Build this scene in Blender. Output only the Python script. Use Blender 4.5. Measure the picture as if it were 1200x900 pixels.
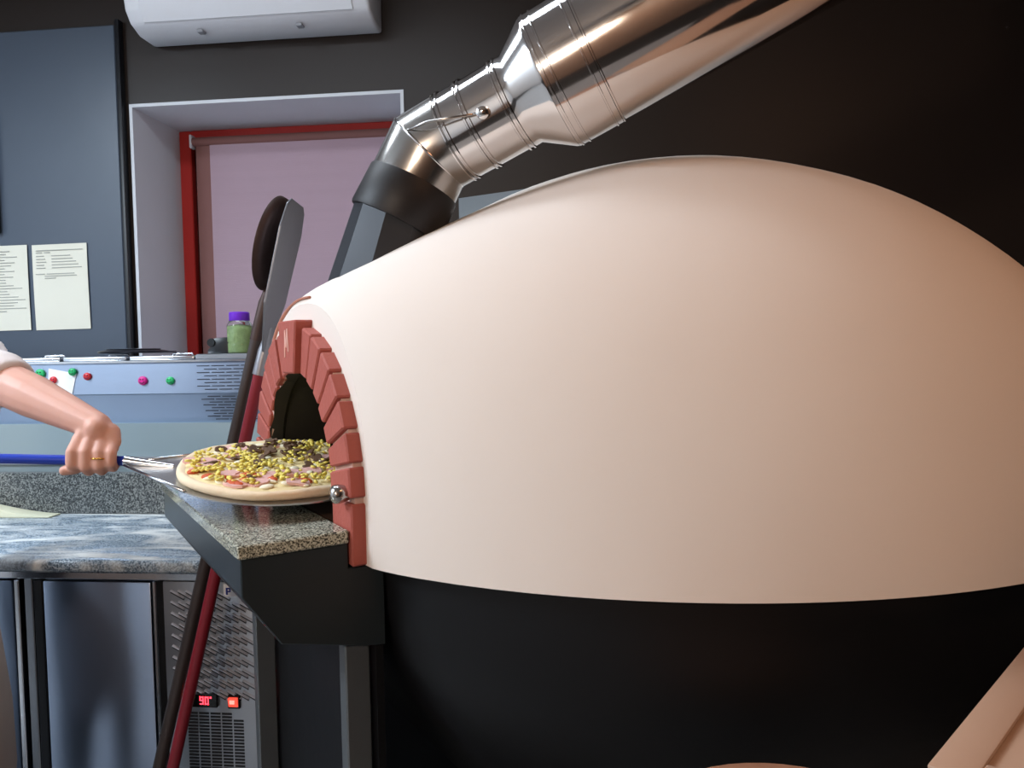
import bpy, bmesh, math, random
import numpy as np
from mathutils import Vector, Matrix

for o in list(bpy.data.objects):
    bpy.data.objects.remove(o, do_unlink=True)
scene = bpy.context.scene
COL = scene.collection
rad = math.radians
random.seed(7)

# ------------------------------------------------------------------ camera
EYE = Vector((0, 0, 1.34))
yaw, pitch, roll = rad(6.0), rad(-2.7), -0.018
fw = Vector((-math.sin(yaw)*math.cos(pitch), math.cos(yaw)*math.cos(pitch), math.sin(pitch)))
rt = Vector((math.cos(yaw), math.sin(yaw), 0))
up = rt.cross(fw)
r2 = rt*math.cos(roll) + up*math.sin(roll)
u2 = -rt*math.sin(roll) + up*math.cos(roll)
cam_d = bpy.data.cameras.new('camera')
cam_d.sensor_width = 36
cam_d.lens = 27.0
cam_d.clip_start = 0.02
cam = bpy.data.objects.new('camera', cam_d)
COL.objects.link(cam)
m3 = Matrix((r2, u2, -fw)).transposed()
cam.matrix_world = Matrix.Translation(EYE) @ m3.to_4x4()
scene.camera = cam

# ------------------------------------------------------------------ world, lights, exposure
scene.view_settings.view_transform = 'Standard'
scene.view_settings.look = 'None'
scene.view_settings.gamma = 1
scene.view_settings.exposure = 0.0
scene.view_settings.use_curve_mapping = False
w = bpy.data.worlds.new('world')
scene.world = w
w.use_nodes = True
w.node_tree.nodes['Background'].inputs[0].default_value = (0.75, 0.8, 0.9, 1)
w.node_tree.nodes['Background'].inputs[1].default_value = 0.05


def area(name, loc, target, size, sizey, power, color, spread=180):
    d = bpy.data.lights.new(name, 'AREA')
    d.shape = 'RECTANGLE'
    d.size, d.size_y = size, sizey
    d.energy = power
    d.color = color
    d.spread = rad(spread)
    o = bpy.data.objects.new(name, d)
    COL.objects.link(o)
    o.location = loc
    o.rotation_euler = (Vector(target)-Vector(loc)).to_track_quat('-Z', 'Y').to_euler()
    return o


KITCHEN = (-1.0, 1.45, 2.78)
KITCHEN_B = (-2.62, 0.30, 2.78)
DINING = (-0.70, -1.40, 2.05)
ORANGE_FILL = (1.15, 0.30, 2.78)  # added orange fill for the right side and top of the dome
area('kitchen_light', KITCHEN, (KITCHEN[0], KITCHEN[1], 0), 1.15, 0.28, 14, (0.82, 0.91, 1.0))
area('kitchen_light_corner', KITCHEN_B, (KITCHEN_B[0], KITCHEN_B[1], 0), 0.28, 1.15, 104, (0.76, 0.88, 1.0))
dl = bpy.data.lights.new('dining_light', 'POINT')
dl.energy = 73
dl.color = (1.0, 0.79, 0.61)
dl.shadow_soft_size = 0.12
dlo = bpy.data.objects.new('dining_light', dl)
COL.objects.link(dlo)
dlo.location = DINING
area('orange_fill_light', ORANGE_FILL, (ORANGE_FILL[0], ORANGE_FILL[1], 0), 0.35, 0.35, 7.5, (1.0, 0.42, 0.17))

# ------------------------------------------------------------------ materials
MATS = {}


def lin(c):
    c = c/255.0
    return c/12.92 if c <= 0.04045 else ((c+0.055)/1.055)**2.4


def rgb(r, g, b):
    return (lin(r), lin(g), lin(b), 1)


def mat(name, col, rough=0.5, metal=0.0, var=0.0, vscale=8.0, bump=0.0, bscale=60.0,
        stretch=None, emit=None, estr=0.0, trans=0.0, ior=1.45, coat=0.0, spec=0.5, sss=0.0, rvar=0.0, alpha=1.0, aniso=0.0, arot=0.0):
    m = bpy.data.materials.new(name)
    m.use_nodes = True
    nt = m.node_tree
    b = nt.nodes['Principled BSDF']
    b.inputs['Base Color'].default_value = col
    b.inputs['Roughness'].default_value = rough
    b.inputs['Metallic'].default_value = metal
    b.inputs['Transmission Weight'].default_value = trans
    b.inputs['IOR'].default_value = ior
    b.inputs['Coat Weight'].default_value = coat
    b.inputs['Specular IOR Level'].default_value = spec
    b.inputs['Alpha'].default_value = alpha
    if sss:
        b.inputs['Subsurface Weight'].default_value = sss
        b.inputs['Subsurface Radius'].default_value = (0.02, 0.008, 0.004)
    if emit:
        b.inputs['Emission Color'].default_value = emit
        b.inputs['Emission Strength'].default_value = estr
    if var or bump or rvar:
        tc = nt.nodes.new('ShaderNodeTexCoord')
        mp = nt.nodes.new('ShaderNodeMapping')
        nt.links.new(tc.outputs['Object'], mp.inputs['Vector'])
        if stretch:
            mp.inputs['Scale'].default_value = stretch
    if var or rvar:
        n = nt.nodes.new('ShaderNodeTexNoise')
        n.inputs['Scale'].default_value = vscale
        n.inputs['Detail'].default_value = 5
        nt.links.new(mp.outputs[0], n.inputs['Vector'])
        if var:
            mx = nt.nodes.new('ShaderNodeMix')
            mx.data_type = 'RGBA'
            mx.inputs['A'].default_value = tuple(max(0, c*(1-var)) for c in col[:3])+(1,)
            mx.inputs['B'].default_value = tuple(min(1, c*(1+var)) for c in col[:3])+(1,)
            nt.links.new(n.outputs['Fac'], mx.inputs['Factor'])
            nt.links.new(mx.outputs['Result'], b.inputs['Base Color'])
        if rvar:
            mr = nt.nodes.new('ShaderNodeMapRange')
            mr.inputs['From Min'].default_value = 0.3
            mr.inputs['From Max'].default_value = 0.7
            mr.inputs['To Min'].default_value = rough-rvar
            mr.inputs['To Max'].default_value = rough+rvar
            nt.links.new(n.outputs['Fac'], mr.inputs['Value'])
            nt.links.new(mr.outputs[0], b.inputs['Roughness'])
    if bump:
        n2 = nt.nodes.new('ShaderNodeTexNoise')
        n2.inputs['Scale'].default_value = bscale
        n2.inputs['Detail'].default_value = 4
        nt.links.new(mp.outputs[0], n2.inputs['Vector'])
        bp = nt.nodes.new('ShaderNodeBump')
        bp.inputs['Strength'].default_value = bump
        bp.inputs['Distance'].default_value = 0.01
        nt.links.new(n2.outputs['Fac'], bp.inputs['Height'])
        nt.links.new(bp.outputs[0], b.inputs['Normal'])
    if aniso:
        b.inputs['Anisotropic'].default_value = aniso
        b.inputs['Anisotropic Rotation'].default_value = arot
    MATS[name] = m
    return m


def granite(name, cols, scale=220, rough=0.15, flour=False):
    m = mat(name, cols[1], rough)
    nt = m.node_tree
    b = nt.nodes['Principled BSDF']
    tc = nt.nodes.new('ShaderNodeTexCoord')
    v = nt.nodes.new('ShaderNodeTexNoise')
    v.inputs['Scale'].default_value = scale
    v.inputs['Detail'].default_value = 2
    nt.links.new(tc.outputs['Object'], v.inputs['Vector'])
    cr = nt.nodes.new('ShaderNodeValToRGB')
    cr.color_ramp.elements[0].position = 0.38
    cr.color_ramp.elements[0].color = cols[0]
    cr.color_ramp.elements[1].position = 0.64
    cr.color_ramp.elements[1].color = cols[2]
    e = cr.color_ramp.elements.new(0.5)
    e.color = cols[1]
    nt.links.new(v.outputs['Fac'], cr.inputs['Fac'])
    out = cr.outputs['Color']
    if flour:
        mp = nt.nodes.new('ShaderNodeMapping')
        mp.inputs['Scale'].default_value = (2.2, 7.0, 1)
        mp.inputs['Rotation'].default_value = (0, 0, rad(-18))
        nt.links.new(tc.outputs['Object'], mp.inputs['Vector'])
        n = nt.nodes.new('ShaderNodeTexNoise')
        n.inputs['Scale'].default_value = 2.0
        n.inputs['Detail'].default_value = 9
        n.inputs['Roughness'].default_value = 0.62
        n.inputs['Distortion'].default_value = 1.2
        nt.links.new(mp.outputs[0], n.inputs['Vector'])
        r = nt.nodes.new('ShaderNodeValToRGB')
        r.color_ramp.elements[0].position = 0.45
        r.color_ramp.elements[1].position = 0.62
        nt.links.new(n.outputs['Fac'], r.inputs['Fac'])
        mx = nt.nodes.new('ShaderNodeMix')
        mx.data_type = 'RGBA'
        mx.inputs['B'].default_value = rgb(226, 228, 226)
        nt.links.new(r.outputs['Color'], mx.inputs['Factor'])
        nt.links.new(out, mx.inputs['A'])
        out = mx.outputs['Result']
        mr = nt.nodes.new('ShaderNodeMapRange')
        mr.inputs['To Min'].default_value = rough
        mr.inputs['To Max'].default_value = 0.75
        nt.links.new(r.outputs['Color'], mr.inputs['Value'])
        nt.links.new(mr.outputs[0], b.inputs['Roughness'])
    nt.links.new(out, b.inputs['Base Color'])
    return m


mat('wall_paint', rgb(40, 32, 28), 0.42, spec=0.3, var=0.06, vscale=3, bump=0.04, bscale=30)
mat('wall_panel', rgb(70, 80, 94), 0.33, var=0.06, vscale=2, bump=0.05, bscale=14)  # base colour carries the blue cast of the kitchen light
mat('wall_side', rgb(44, 40, 40), 0.6, var=0.05)
mat('wall_front', rgb(120, 92, 74), 0.7, var=0.1, vscale=2)
mat('white_wall', rgb(214, 218, 222), 0.5, var=0.02, vscale=2)
mat('ceiling', rgb(150, 146, 144), 0.8, var=0.03)
mat('floor_tile', rgb(142, 142, 142), 0.35, var=0.12, vscale=5)
mat('grout', rgb(36, 33, 32), 0.9, var=0.1)
mat('reveal', rgb(206, 210, 216), 0.6, var=0.02, bump=0.05, bscale=25)
mat('red_frame', rgb(176, 40, 34), 0.4, var=0.08)
mat('glass', (0.9, 0.95, 1, 1), 0.05, trans=1.0)
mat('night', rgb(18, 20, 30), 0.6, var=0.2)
mat('blind', rgb(168, 144, 156), 0.85, var=0.05, vscale=6, bump=0.15, bscale=120, stretch=(0.2, 1, 6))
mat('blind_edge', rgb(128, 88, 84), 0.8, var=0.05)
mat('black_trim', rgb(16, 18, 24), 0.4, var=0.1)
mat('white_plastic', rgb(222, 224, 230), 0.35, var=0.015)
mat('white_plastic_dark', rgb(150, 152, 158), 0.4, var=0.02)
mat('paper', rgb(222, 220, 205), 0.8, var=0.03)
mat('paper_white', rgb(238, 238, 240), 0.75, var=0.01)
mat('ink', rgb(158, 160, 156), 0.8, var=0.1)
mat('plaster', rgb(230, 219, 210), 0.8, spec=0.2, var=0.025, vscale=4, bump=0.10, bscale=9)
mat('salmon', rgb(182, 122, 100), 0.5, var=0.08)
mat('brick', rgb(166, 84, 72), 0.62, var=0.10, vscale=26, bump=0.12, bscale=140)
mat('mortar', rgb(204, 170, 158), 0.9, var=0.12, vscale=40, bump=0.3, bscale=120)
mat('emblem', rgb(226, 178, 166), 0.6, var=0.05)
mat('soot', rgb(46, 43, 36), 0.85, var=0.3, vscale=6, bump=0.3, bscale=20)
mat('hearth', rgb(90, 66, 52), 0.7, var=0.3, vscale=12)
mat('black_body', rgb(13, 13, 15), 0.5, spec=0.3, var=0.2, vscale=4, bump=0.05, bscale=20)
mat('black_sheet', rgb(46, 54, 58), 0.3, 0.3, var=0.12, vscale=5)
mat('steel_leg', rgb(104, 108, 110), 0.45, 0.6, var=0.15, vscale=12)
mat('chrome', rgb(224, 220, 218), 0.11, 1.0, bump=0.02, bscale=9, rvar=0.04, vscale=14)
mat('chrome_dull', rgb(180, 176, 172), 0.22, 1.0, bump=0.03, bscale=14)
mat('dark_flue', rgb(62, 64, 68), 0.38, 0.45, var=0.1)
mat('flue_black', rgb(28, 24, 25), 0.5, var=0.1)
mat('shield', rgb(150, 158, 164), 0.5, 0.3, var=0.03)
mat('steel', rgb(158, 172, 194), 0.3, 1.0, bump=0.008, bscale=60, stretch=(1, 1, 14), aniso=0.7, arot=0.25)
mat('louvre_steel', rgb(196, 194, 200), 0.42, 0.35, var=0.03)
mat('steel_plain', rgb(172, 176, 182), 0.36, 1.0, bump=0.02, bscale=50, rvar=0.05, vscale=5)
mat('steel_bright', rgb(214, 218, 224), 0.2, 1.0, bump=0.02, bscale=30)
mat('grey_panel', rgb(138, 152, 156), 0.55, 0.15, var=0.04, vscale=3)
mat('dark_gap', rgb(20, 21, 25), 0.5, var=0.1)
mat('green_plastic', rgb(34, 178, 104), 0.35, var=0.04)
mat('red_plastic', rgb(206, 42, 48), 0.35, var=0.04)
mat('pink_plastic', rgb(204, 34, 136), 0.35, var=0.04)
mat('face_ink', rgb(20, 70, 45), 0.5, var=0.05)
mat('face_ink_pink', rgb(96, 10, 70), 0.5, var=0.05)
mat('dark_lid', rgb(52, 52, 58), 0.35, 0.6, var=0.1)
mat('black_plastic', rgb(26, 29, 32), 0.3, var=0.1)
mat('purple', rgb(110, 40, 196), 0.4, var=0.05)
mat('jar_glass', (0.95, 1, 0.97, 1), 0.03, trans=1.0, ior=1.3)
mat('pickle', rgb(150, 172, 116), 0.6, var=0.35, vscale=60, bump=0.4, bscale=90)
mat('red_shaft', rgb(128, 24, 38), 0.4, var=0.15, vscale=10)
mat('dark_shaft', rgb(70, 62, 60), 0.42, 0.4, var=0.15, vscale=10)
mat('dark_iron', rgb(72, 56, 52), 0.5, 0.5, var=0.3, vscale=14)
mat('alu', rgb(150, 150, 156), 0.4, 0.9, var=0.12, vscale=8, bump=0.04)
mat('peel_alu', rgb(206, 208, 210), 0.3, 0.95, bump=0.03, bscale=30)
mat('blue_handle', rgb(24, 58, 176), 0.3, var=0.06)
mat('crust', rgb(232, 212, 180), 0.75, var=0.12, vscale=22, bump=0.25, bscale=50)
mat('cheese', rgb(232, 212, 160), 0.6, var=0.28, vscale=34, bump=0.4, bscale=60)
mat('corn', rgb(228, 212, 104), 0.4, var=0.1, vscale=40)
mat('ham', rgb(222, 176, 168), 0.5, var=0.12, vscale=30)
mat('mushroom', rgb(96, 70, 48), 0.6, var=0.3, vscale=40)
mat('white_cheese', rgb(236, 228, 200), 0.55, var=0.06, vscale=40)
mat('tomato', rgb(206, 92, 48), 0.5, var=0.15, vscale=30)
mat('skin', rgb(214, 162, 144), 0.5, var=0.06, vscale=30, sss=0.12)
mat('cotton_white', rgb(226, 216, 214), 0.9, var=0.03, bump=0.2, bscale=14)
mat('apron', rgb(190, 172, 160), 0.9, var=0.05)
mat('trousers', rgb(54, 54, 62), 0.9, var=0.06)
mat('hair', rgb(40, 28, 22), 0.6, var=0.2, vscale=60)
mat('shoe', rgb(28, 28, 30), 0.5, var=0.1)
mat('eye_dark', rgb(30, 22, 18), 0.2, var=0.1)
mat('lip', rgb(176, 98, 90), 0.5, var=0.05)
mat('gold', rgb(226, 176, 90), 0.18, 1.0, var=0.03)
mat('dough', rgb(206, 204, 178), 0.8, var=0.04, bump=0.1)
mat('cream_wood', rgb(176, 144, 122), 0.45, var=0.04, vscale=4, stretch=(1, 8, 1))
mat('stool_wood', rgb(176, 130, 104), 0.55, var=0.4, vscale=24)
mat('lamp_housing', rgb(200, 200, 200), 0.5, var=0.02)
mat('lamp_cool', rgb(235, 242, 255), 0.5, emit=(0.8, 0.9, 1, 1), estr=3.0, var=0.01)
mat('fill_lamp_warm', rgb(255, 235, 210), 0.5, emit=(1, 0.76, 0.56, 1), estr=3.0, var=0.01)
mat('display_black', rgb(10, 10, 12), 0.2, var=0.05)
mat('led_red', rgb(255, 40, 50), 0.4, emit=(1, 0.05, 0.08, 1), estr=3.0, var=0.02)
mat('led_green', rgb(60, 255, 90), 0.4, emit=(0.1, 1, 0.2, 1), estr=2.0, var=0.02)
mat('switch_red', rgb(240, 60, 50), 0.35, emit=(1, 0.1, 0.06, 1), estr=0.9, var=0.05)
mat('switch_mark', rgb(255, 170, 150), 0.4, emit=(1, 0.5, 0.4, 1), estr=0.8, var=0.02)
mat('sticker_blue', rgb(28, 40, 130), 0.5, var=0.03)
granite('granite_shelf', [rgb(58, 56, 50), rgb(150, 150, 134), rgb(206, 205, 188)], 400, 0.09)
granite('granite_upstand', [rgb(38, 40, 42), rgb(82, 86, 86), rgb(136, 138, 134)], 240, 0.4)
granite('granite_top', [rgb(70, 84, 96), rgb(120, 136, 150), rgb(182, 194, 204)], 260, 0.25, flour=True)


# ------------------------------------------------------------------ mesh helpers
class MB:
    def __init__(self):
        self.bm = bmesh.new()

    def quadbox(self, pts):
        v = [self.bm.verts.new(p) for p in pts]
        for f in ((0, 3, 2, 1), (4, 5, 6, 7), (0, 1, 5, 4), (1, 2, 6, 5), (2, 3, 7, 6), (3, 0, 4, 7)):
            self.bm.faces.new([v[i] for i in f])
        return self

    def box(self, x0, x1, y0, y1, z0, z1):
        return self.quadbox([(x0, y0, z0), (x1, y0, z0), (x1, y1, z0), (x0, y1, z0),
                             (x0, y0, z1), (x1, y0, z1), (x1, y1, z1), (x0, y1, z1)])

    def prism(self, poly, d0, d1, axis='y'):
        """extrude a 2D polygon; axis y: poly=(x,z); axis z: (x,y); axis x: (y,z)"""
        def P(p, d):
            return {'y': (p[0], d, p[1]), 'z': (p[0], p[1], d), 'x': (d, p[0], p[1])}[axis]
        A = [self.bm.verts.new(P(p, d0)) for p in poly]
        B = [self.bm.verts.new(P(p, d1)) for p in poly]
        n = len(poly)
        self.bm.faces.new(A[::-1])
        self.bm.faces.new(B)
        for i in range(n):
            self.bm.faces.new((A[i], A[(i+1) % n], B[(i+1) % n], B[i]))
        return self

    def rings(self, rings, close=True, cap0=True, cap1=True):
        R = [[self.bm.verts.new(p) for p in r] for r in rings]
        n = len(R[0])
        m = n if close else n-1
        for a, b in zip(R, R[1:]):
            for i in range(m):
                self.bm.faces.new((a[i], a[(i+1) % n], b[(i+1) % n], b[i]))
        if cap0:
            self.bm.faces.new(R[0][::-1])
        if cap1:
            self.bm.faces.new(R[-1])
        return self

    def tube(self, pts, radii, seg=16, cap=True):
        pts = [Vector(p) for p in pts]
        if not hasattr(radii, '__len__'):
            radii = [radii]*len(pts)
        rings = []
        ref = None
        for i, p in enumerate(pts):
            if i == 0:
                t = pts[1]-p
            elif i == len(pts)-1:
                t = p-pts[i-1]
            else:
                t = (pts[i+1]-p).normalized()+(p-pts[i-1]).normalized()
            t.normalize()
            if ref is None:
                ref = Vector((0, 0, 1)) if abs(t.z) < 0.9 else Vector((0, 1, 0))
            u = t.cross(ref).normalized()
            v = u.cross(t).normalized()
            ref = v
            k = 1.0
            if 0 < i < len(pts)-1:
                c = (pts[i+1]-p).normalized().dot((p-pts[i-1]).normalized())
                k = 1.0/max(0.5, math.sqrt(max(0.0, (1+c)/2)))
            rr = []
            # stretch in the bend plane for a mitred joint
            bend = None
            if k > 1.001:
                bend = ((pts[i+1]-p).normalized()-(p-pts[i-1]).normalized()).normalized()
            for j in range(seg):
                a = 2*math.pi*j/seg
                d = (u*math.cos(a)+v*math.sin(a))*radii[i]
                if bend is not None:
                    d = d+bend*(d.dot(bend))*(k-1)
                rr.append(p+d)
            rings.append(rr)
        return self.rings(rings, True, cap, cap)

    def lathe(self, prof, seg=32, c=(0, 0, 0)):
        """prof: list of (r,z)"""
        rings = [[(c[0]+r*math.cos(2*math.pi*j/seg), c[1]+r*math.sin(2*math.pi*j/seg), c[2]+z)
                  for j in range(seg)] for r, z in prof]
        return self.rings(rings)

    def sphere(self, c, r, seg=12, scale=(1, 1, 1)):
        M = Matrix.Translation(c) @ Matrix.Diagonal((scale[0], scale[1], scale[2], 1))
        bmesh.ops.create_uvsphere(self.bm, u_segments=seg, v_segments=max(6, seg*2//3), radius=r, matrix=M)
        return self

    def chain(self, pts, radii, seg=14, ends=True):
        """tapered capsule chain, for voxel remeshing"""
        pts = [Vector(p) for p in pts]
        for i in range(len(pts)-1):
            self.tube([pts[i], pts[i+1]], [radii[i], radii[i+1]], seg)
        for i, p in enumerate(pts):
            if ends or 0 < i < len(pts)-1:
                self.sphere(p, radii[i], seg)
        return self

    def xf(self, M):
        bmesh.ops.transform(self.bm, matrix=M, verts=self.bm.verts)
        return self

    def bevel(self, w, seg=2, ang=30):
        bmesh.ops.recalc_face_normals(self.bm, faces=self.bm.faces)
        es = [e for e in self.bm.edges if len(e.link_faces) == 2 and e.calc_face_angle(0) > rad(ang)]
        bmesh.ops.bevel(self.bm, geom=es, offset=w, segments=seg, profile=0.5, affect='EDGES', clamp_overlap=True)
        return self

    def mesh(self, name, m, smooth=False, auto=None):
        bmesh.ops.recalc_face_normals(self.bm, faces=self.bm.faces)
        me = bpy.data.meshes.new(name)
        self.bm.to_mesh(me)
        self.bm.free()
        if m:
            me.materials.append(MATS[m])
        if smooth:
            me.polygons.foreach_set('use_smooth', [True]*len(me.polygons))
            if auto is not None:
                me.set_sharp_from_angle(angle=rad(auto))
        return me

    def build(self, name, m, parent=None, smooth=False, auto=None, loc=None):
        o = bpy.data.objects.new(name, self.mesh(name, m, smooth, auto))
        COL.objects.link(o)
        if parent:
            o.parent = parent
        if loc:
            o.location = loc
        return o


def link(name, me, parent=None):
    o = bpy.data.objects.new(name, me)
    COL.objects.link(o)
    if parent:
        o.parent = parent
    return o


def empty(name, loc=(0, 0, 0), rz=0.0):
    o = bpy.data.objects.new(name, None)
    o.empty_display_size = 0.05
    COL.objects.link(o)
    o.location = loc
    o.rotation_euler = (0, 0, rz)
    return o


def tag(o, label, cat, group=None):
    o['label'] = label
    o['category'] = cat
    if group:
        o['group'] = group
    return o


def struct(o, label=None):
    o['kind'] = 'structure'
    if label:
        o['label'] = label
    return o


def remeshed(mb, voxel, smooth_it, name, m, parent, loc=(0, 0, 0)):
    o = mb.build(name+'_raw', m)
    md = o.modifiers.new('r', 'REMESH')
    md.mode = 'VOXEL'
    md.voxel_size = voxel
    if smooth_it:
        s = o.modifiers.new('s', 'SMOOTH')
        s.iterations = smooth_it
        s.factor = 0.5
    dg = bpy.context.evaluated_depsgraph_get()
    me = bpy.data.meshes.new_from_object(o.evaluated_get(dg))
    me.name = name
    old = o.data
    bpy.data.objects.remove(o, do_unlink=True)
    bpy.data.meshes.remove(old)
    me.polygons.foreach_set('use_smooth', [True]*len(me.polygons))
    if not me.materials:
        me.materials.append(MATS[m])
    r = link(name, me, parent)
    return r


# ================================================================== ROOM
WY = 2.75      # face of the back wall
CE = 2.85
floor = MB().box(-3.2, 2.6, -2.6, 3.2, -0.06, -0.004).build('floor', 'grout')
struct(floor, 'dark tiled kitchen floor')
tile = MB().box(-0.147, 0.147, -0.147, 0.147, -0.004, 0.0).mesh('tile', 'floor_tile')
for i in range(14):
    for j in range(12):
        x, y = -2.95+0.3*i, -0.75+0.3*j
        if y > 2.6 or x > 1.2:
            continue
        t = link('tile', tile, floor)
        t.location = (x, y, 0)
ce = MB().box(-3.2, 2.6, -2.6, 3.2, CE, CE+0.06).build('ceiling', 'ceiling')
struct(ce, 'grey painted ceiling')
# window niche in back wall: x -1.70..-0.66, z 1.18..2.27
NX0, NX1, NZ0, NZ1 = -1.705, -0.661, 1.18, 2.272
wb = MB()
wb.box(-3.2, NX0, WY, 3.2, 0, CE)
wb.box(NX1, 2.6, WY, 3.2, 0, CE)
wb.box(NX0, NX1, WY, 3.2, NZ1, CE)
wb.box(NX0, NX1, WY, 3.2, 0, NZ0)
wb = struct(wb.build('wall_back', 'wall_paint'), 'dark charcoal painted wall behind the oven')
# white plastered reveal lining the niche
WIN = 3.12
rv = MB()
T = 0.012
rv.box(NX0, NX0+T, WY-0.004, WIN, NZ0, NZ1)
rv.box(NX1-T, NX1, WY-0.004, WIN, NZ0, NZ1)
rv.box(NX0+T, NX1-T, WY-0.004, WIN, NZ1-T, NZ1)
rv.box(NX0+T, NX1-T, WY-0.004, WIN, NZ0, NZ0+T)
rv.build('window_reveal', 'reveal', wb)
# satin panel on the wall left of the window with chipped edge, cable in the corner
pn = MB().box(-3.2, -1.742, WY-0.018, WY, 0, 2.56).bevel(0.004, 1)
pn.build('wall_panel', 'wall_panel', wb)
tr = MB().prism([(-1.736, WY-0.03), (-1.736, WY), (-1.718, WY), (-1.718, WY-0.03)], 0.0, 2.575, 'z').bevel(0.004, 2)
struct(tr.build('trim_1', 'black_trim', None, True, 40), 'black cable conduit running down the wall beside the window')
struct(MB().box(-3.26, -3.2, -2.6, 3.2, 0, CE).build('wall_left', 'white_wall'), 'white kitchen side wall')
struct(MB().box(2.6, 2.66, -2.6, 3.2, 0, CE).build('wall_right', 'wall_side'), 'dark side wall right of the oven')
wf_ = struct(MB().box(-3.2, 2.6, -2.66, -2.6, 0, CE).build('wall_front', 'wall_front'), 'brown wall of the dining side')
MB().box(-3.2, -1.1, -2.60, -2.585, 0, CE).build('bounce_lining', 'white_wall', wf_)  # unseen white sheet added to brighten the steel reflections

win = struct(empty('window_1', (0, 0, 0)), 'red framed window in a deep white reveal')
fx0, fx1, fz0, fz1 = NX0+T, NX1-T, NZ0+T, NZ1-T
for (a, b, c, d) in ((fx0, fx0+0.05, fz0, fz1), (fx1-0.05, fx1, fz0, fz1),
                     (fx0+0.05, fx1-0.05, fz1-0.05, fz1), (fx0+0.05, fx1-0.05, fz0, fz0+0.05)):
    MB().box(a, b, WIN-0.05, WIN, c, d).bevel(0.004, 1).build('window_frame', 'red_frame', win)
MB().box(fx0+0.05, fx1-0.05, WIN-0.02, WIN-0.014, fz0+0.05, fz1-0.05).build('pane', 'glass', win)
MB().box(fx0, fx1, WIN+0.02, WIN+0.03, fz0, fz1).build('night_backing', 'night', win)  # dark sheet standing in for the night outside the glass
bl = empty('roller_blind', (-1.2, WIN-0.09, fz0))
bx0, bx1 = fx0+0.092+1.2, fx1-0.02+1.2
MB().box(bx0+0.062, bx1, -0.003, 0.0, 0.02, fz1-fz0-0.064).build('fabric', 'blind', bl)
MB().box(bx0, bx0+0.066, 0.002, 0.005, 0.02, fz1-fz0-0.064).build('fabric_edge', 'blind_edge', bl)
MB().tube([(bx0-0.01, 0.004, fz1-fz0-0.057), (bx1, 0.004, fz1-fz0-0.057)], 0.018, 16).build('roller_tube', 'blind_edge', bl, True, 40)
MB().box(bx0-0.02, bx0-0.01, -0.015, 0.02, fz1-fz0-0.084, fz1-fz0-0.03).bevel(0.003, 1).build('bracket', 'white_plastic', bl)
MB().box(bx0, bx1, -0.008, 0.006, 0.005, 0.02).bevel(0.003, 1).build('bottom_bar', 'blind_edge', bl)
tag(bl, 'mauve roller blind pulled down inside the red framed window', 'blind')

# ------------------------------------------------------------------ air conditioner
ac = empty('air_conditioner', (-1.165, WY, 2.472))
prof = [(0, 0), (-0.10, 0.0), (-0.155, 0.022), (-0.185, 0.06), (-0.195, 0.11), (-0.195, 0.24), (-0.175, 0.275), (0, 0.285)]
MB().prism(prof, -0.432, 0.432, 'x').bevel(0.012, 3, 25).build('body', 'white_plastic', ac, True, 35)
pf = [(-0.150, 0.028), (-0.180, 0.066), (-0.189, 0.112), (-0.196, 0.112), (-0.188, 0.062), (-0.156, 0.022)]
MB().prism([(p[0]-0.004, p[1]) for p in pf], -0.375, 0.375, 'x').bevel(0.002, 1).build('flap', 'white_plastic', ac, True, 30)
MB().box(-0.378, 0.378, -0.1945, -0.185, 0.113, 0.1175).build('slot', 'white_plastic_dark', ac)
MB().box(-0.40, 0.40, -0.202, -0.19, 0.125, 0.268).bevel(0.006, 2).build('front_panel', 'white_plastic', ac, True, 35)
for x in (-0.19, 0.17):
    MB().box(x-0.012, x+0.012, -0.13, -0.10, -0.006, 0.004).bevel(0.003, 1).build('clip', 'white_plastic_dark', ac)
tag(ac, 'white split air conditioner mounted high on the dark wall', 'air conditioner')


# ------------------------------------------------------------------ papers and frame on the panel
def sheet(x0, z0, w_, h_, label, rows, tilt):
    r = empty('paper_sheet', (x0+w_/2, WY-0.0195, z0))
    r.rotation_euler = (0, tilt, 0)
    m = MB()
    n = 8
    ring = []
    for i in range(n+1):
        z = h_*i/n
        y = -0.0015-0.004*math.sin(math.pi*i/n)*0.4
        ring.append([(-w_/2, y-0.001, z), (w_/2, y-0.002, z), (w_/2, y-0.0008, z), (-w_/2, y+0.0002, z)])
    m.rings(ring)
    m.build('page', 'paper', r, False)
    t = MB()
    for (zz, segs) in rows:
        for (a, b) in segs:
            t.box(-w_/2+a*w_, -w_/2+b*w_, -0.0068, -0.0052, h_*zz-0.0011, h_*zz+0.0011)
    t.build('printed_text', 'ink', r)
    return tag(r, label, 'paper')


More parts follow.
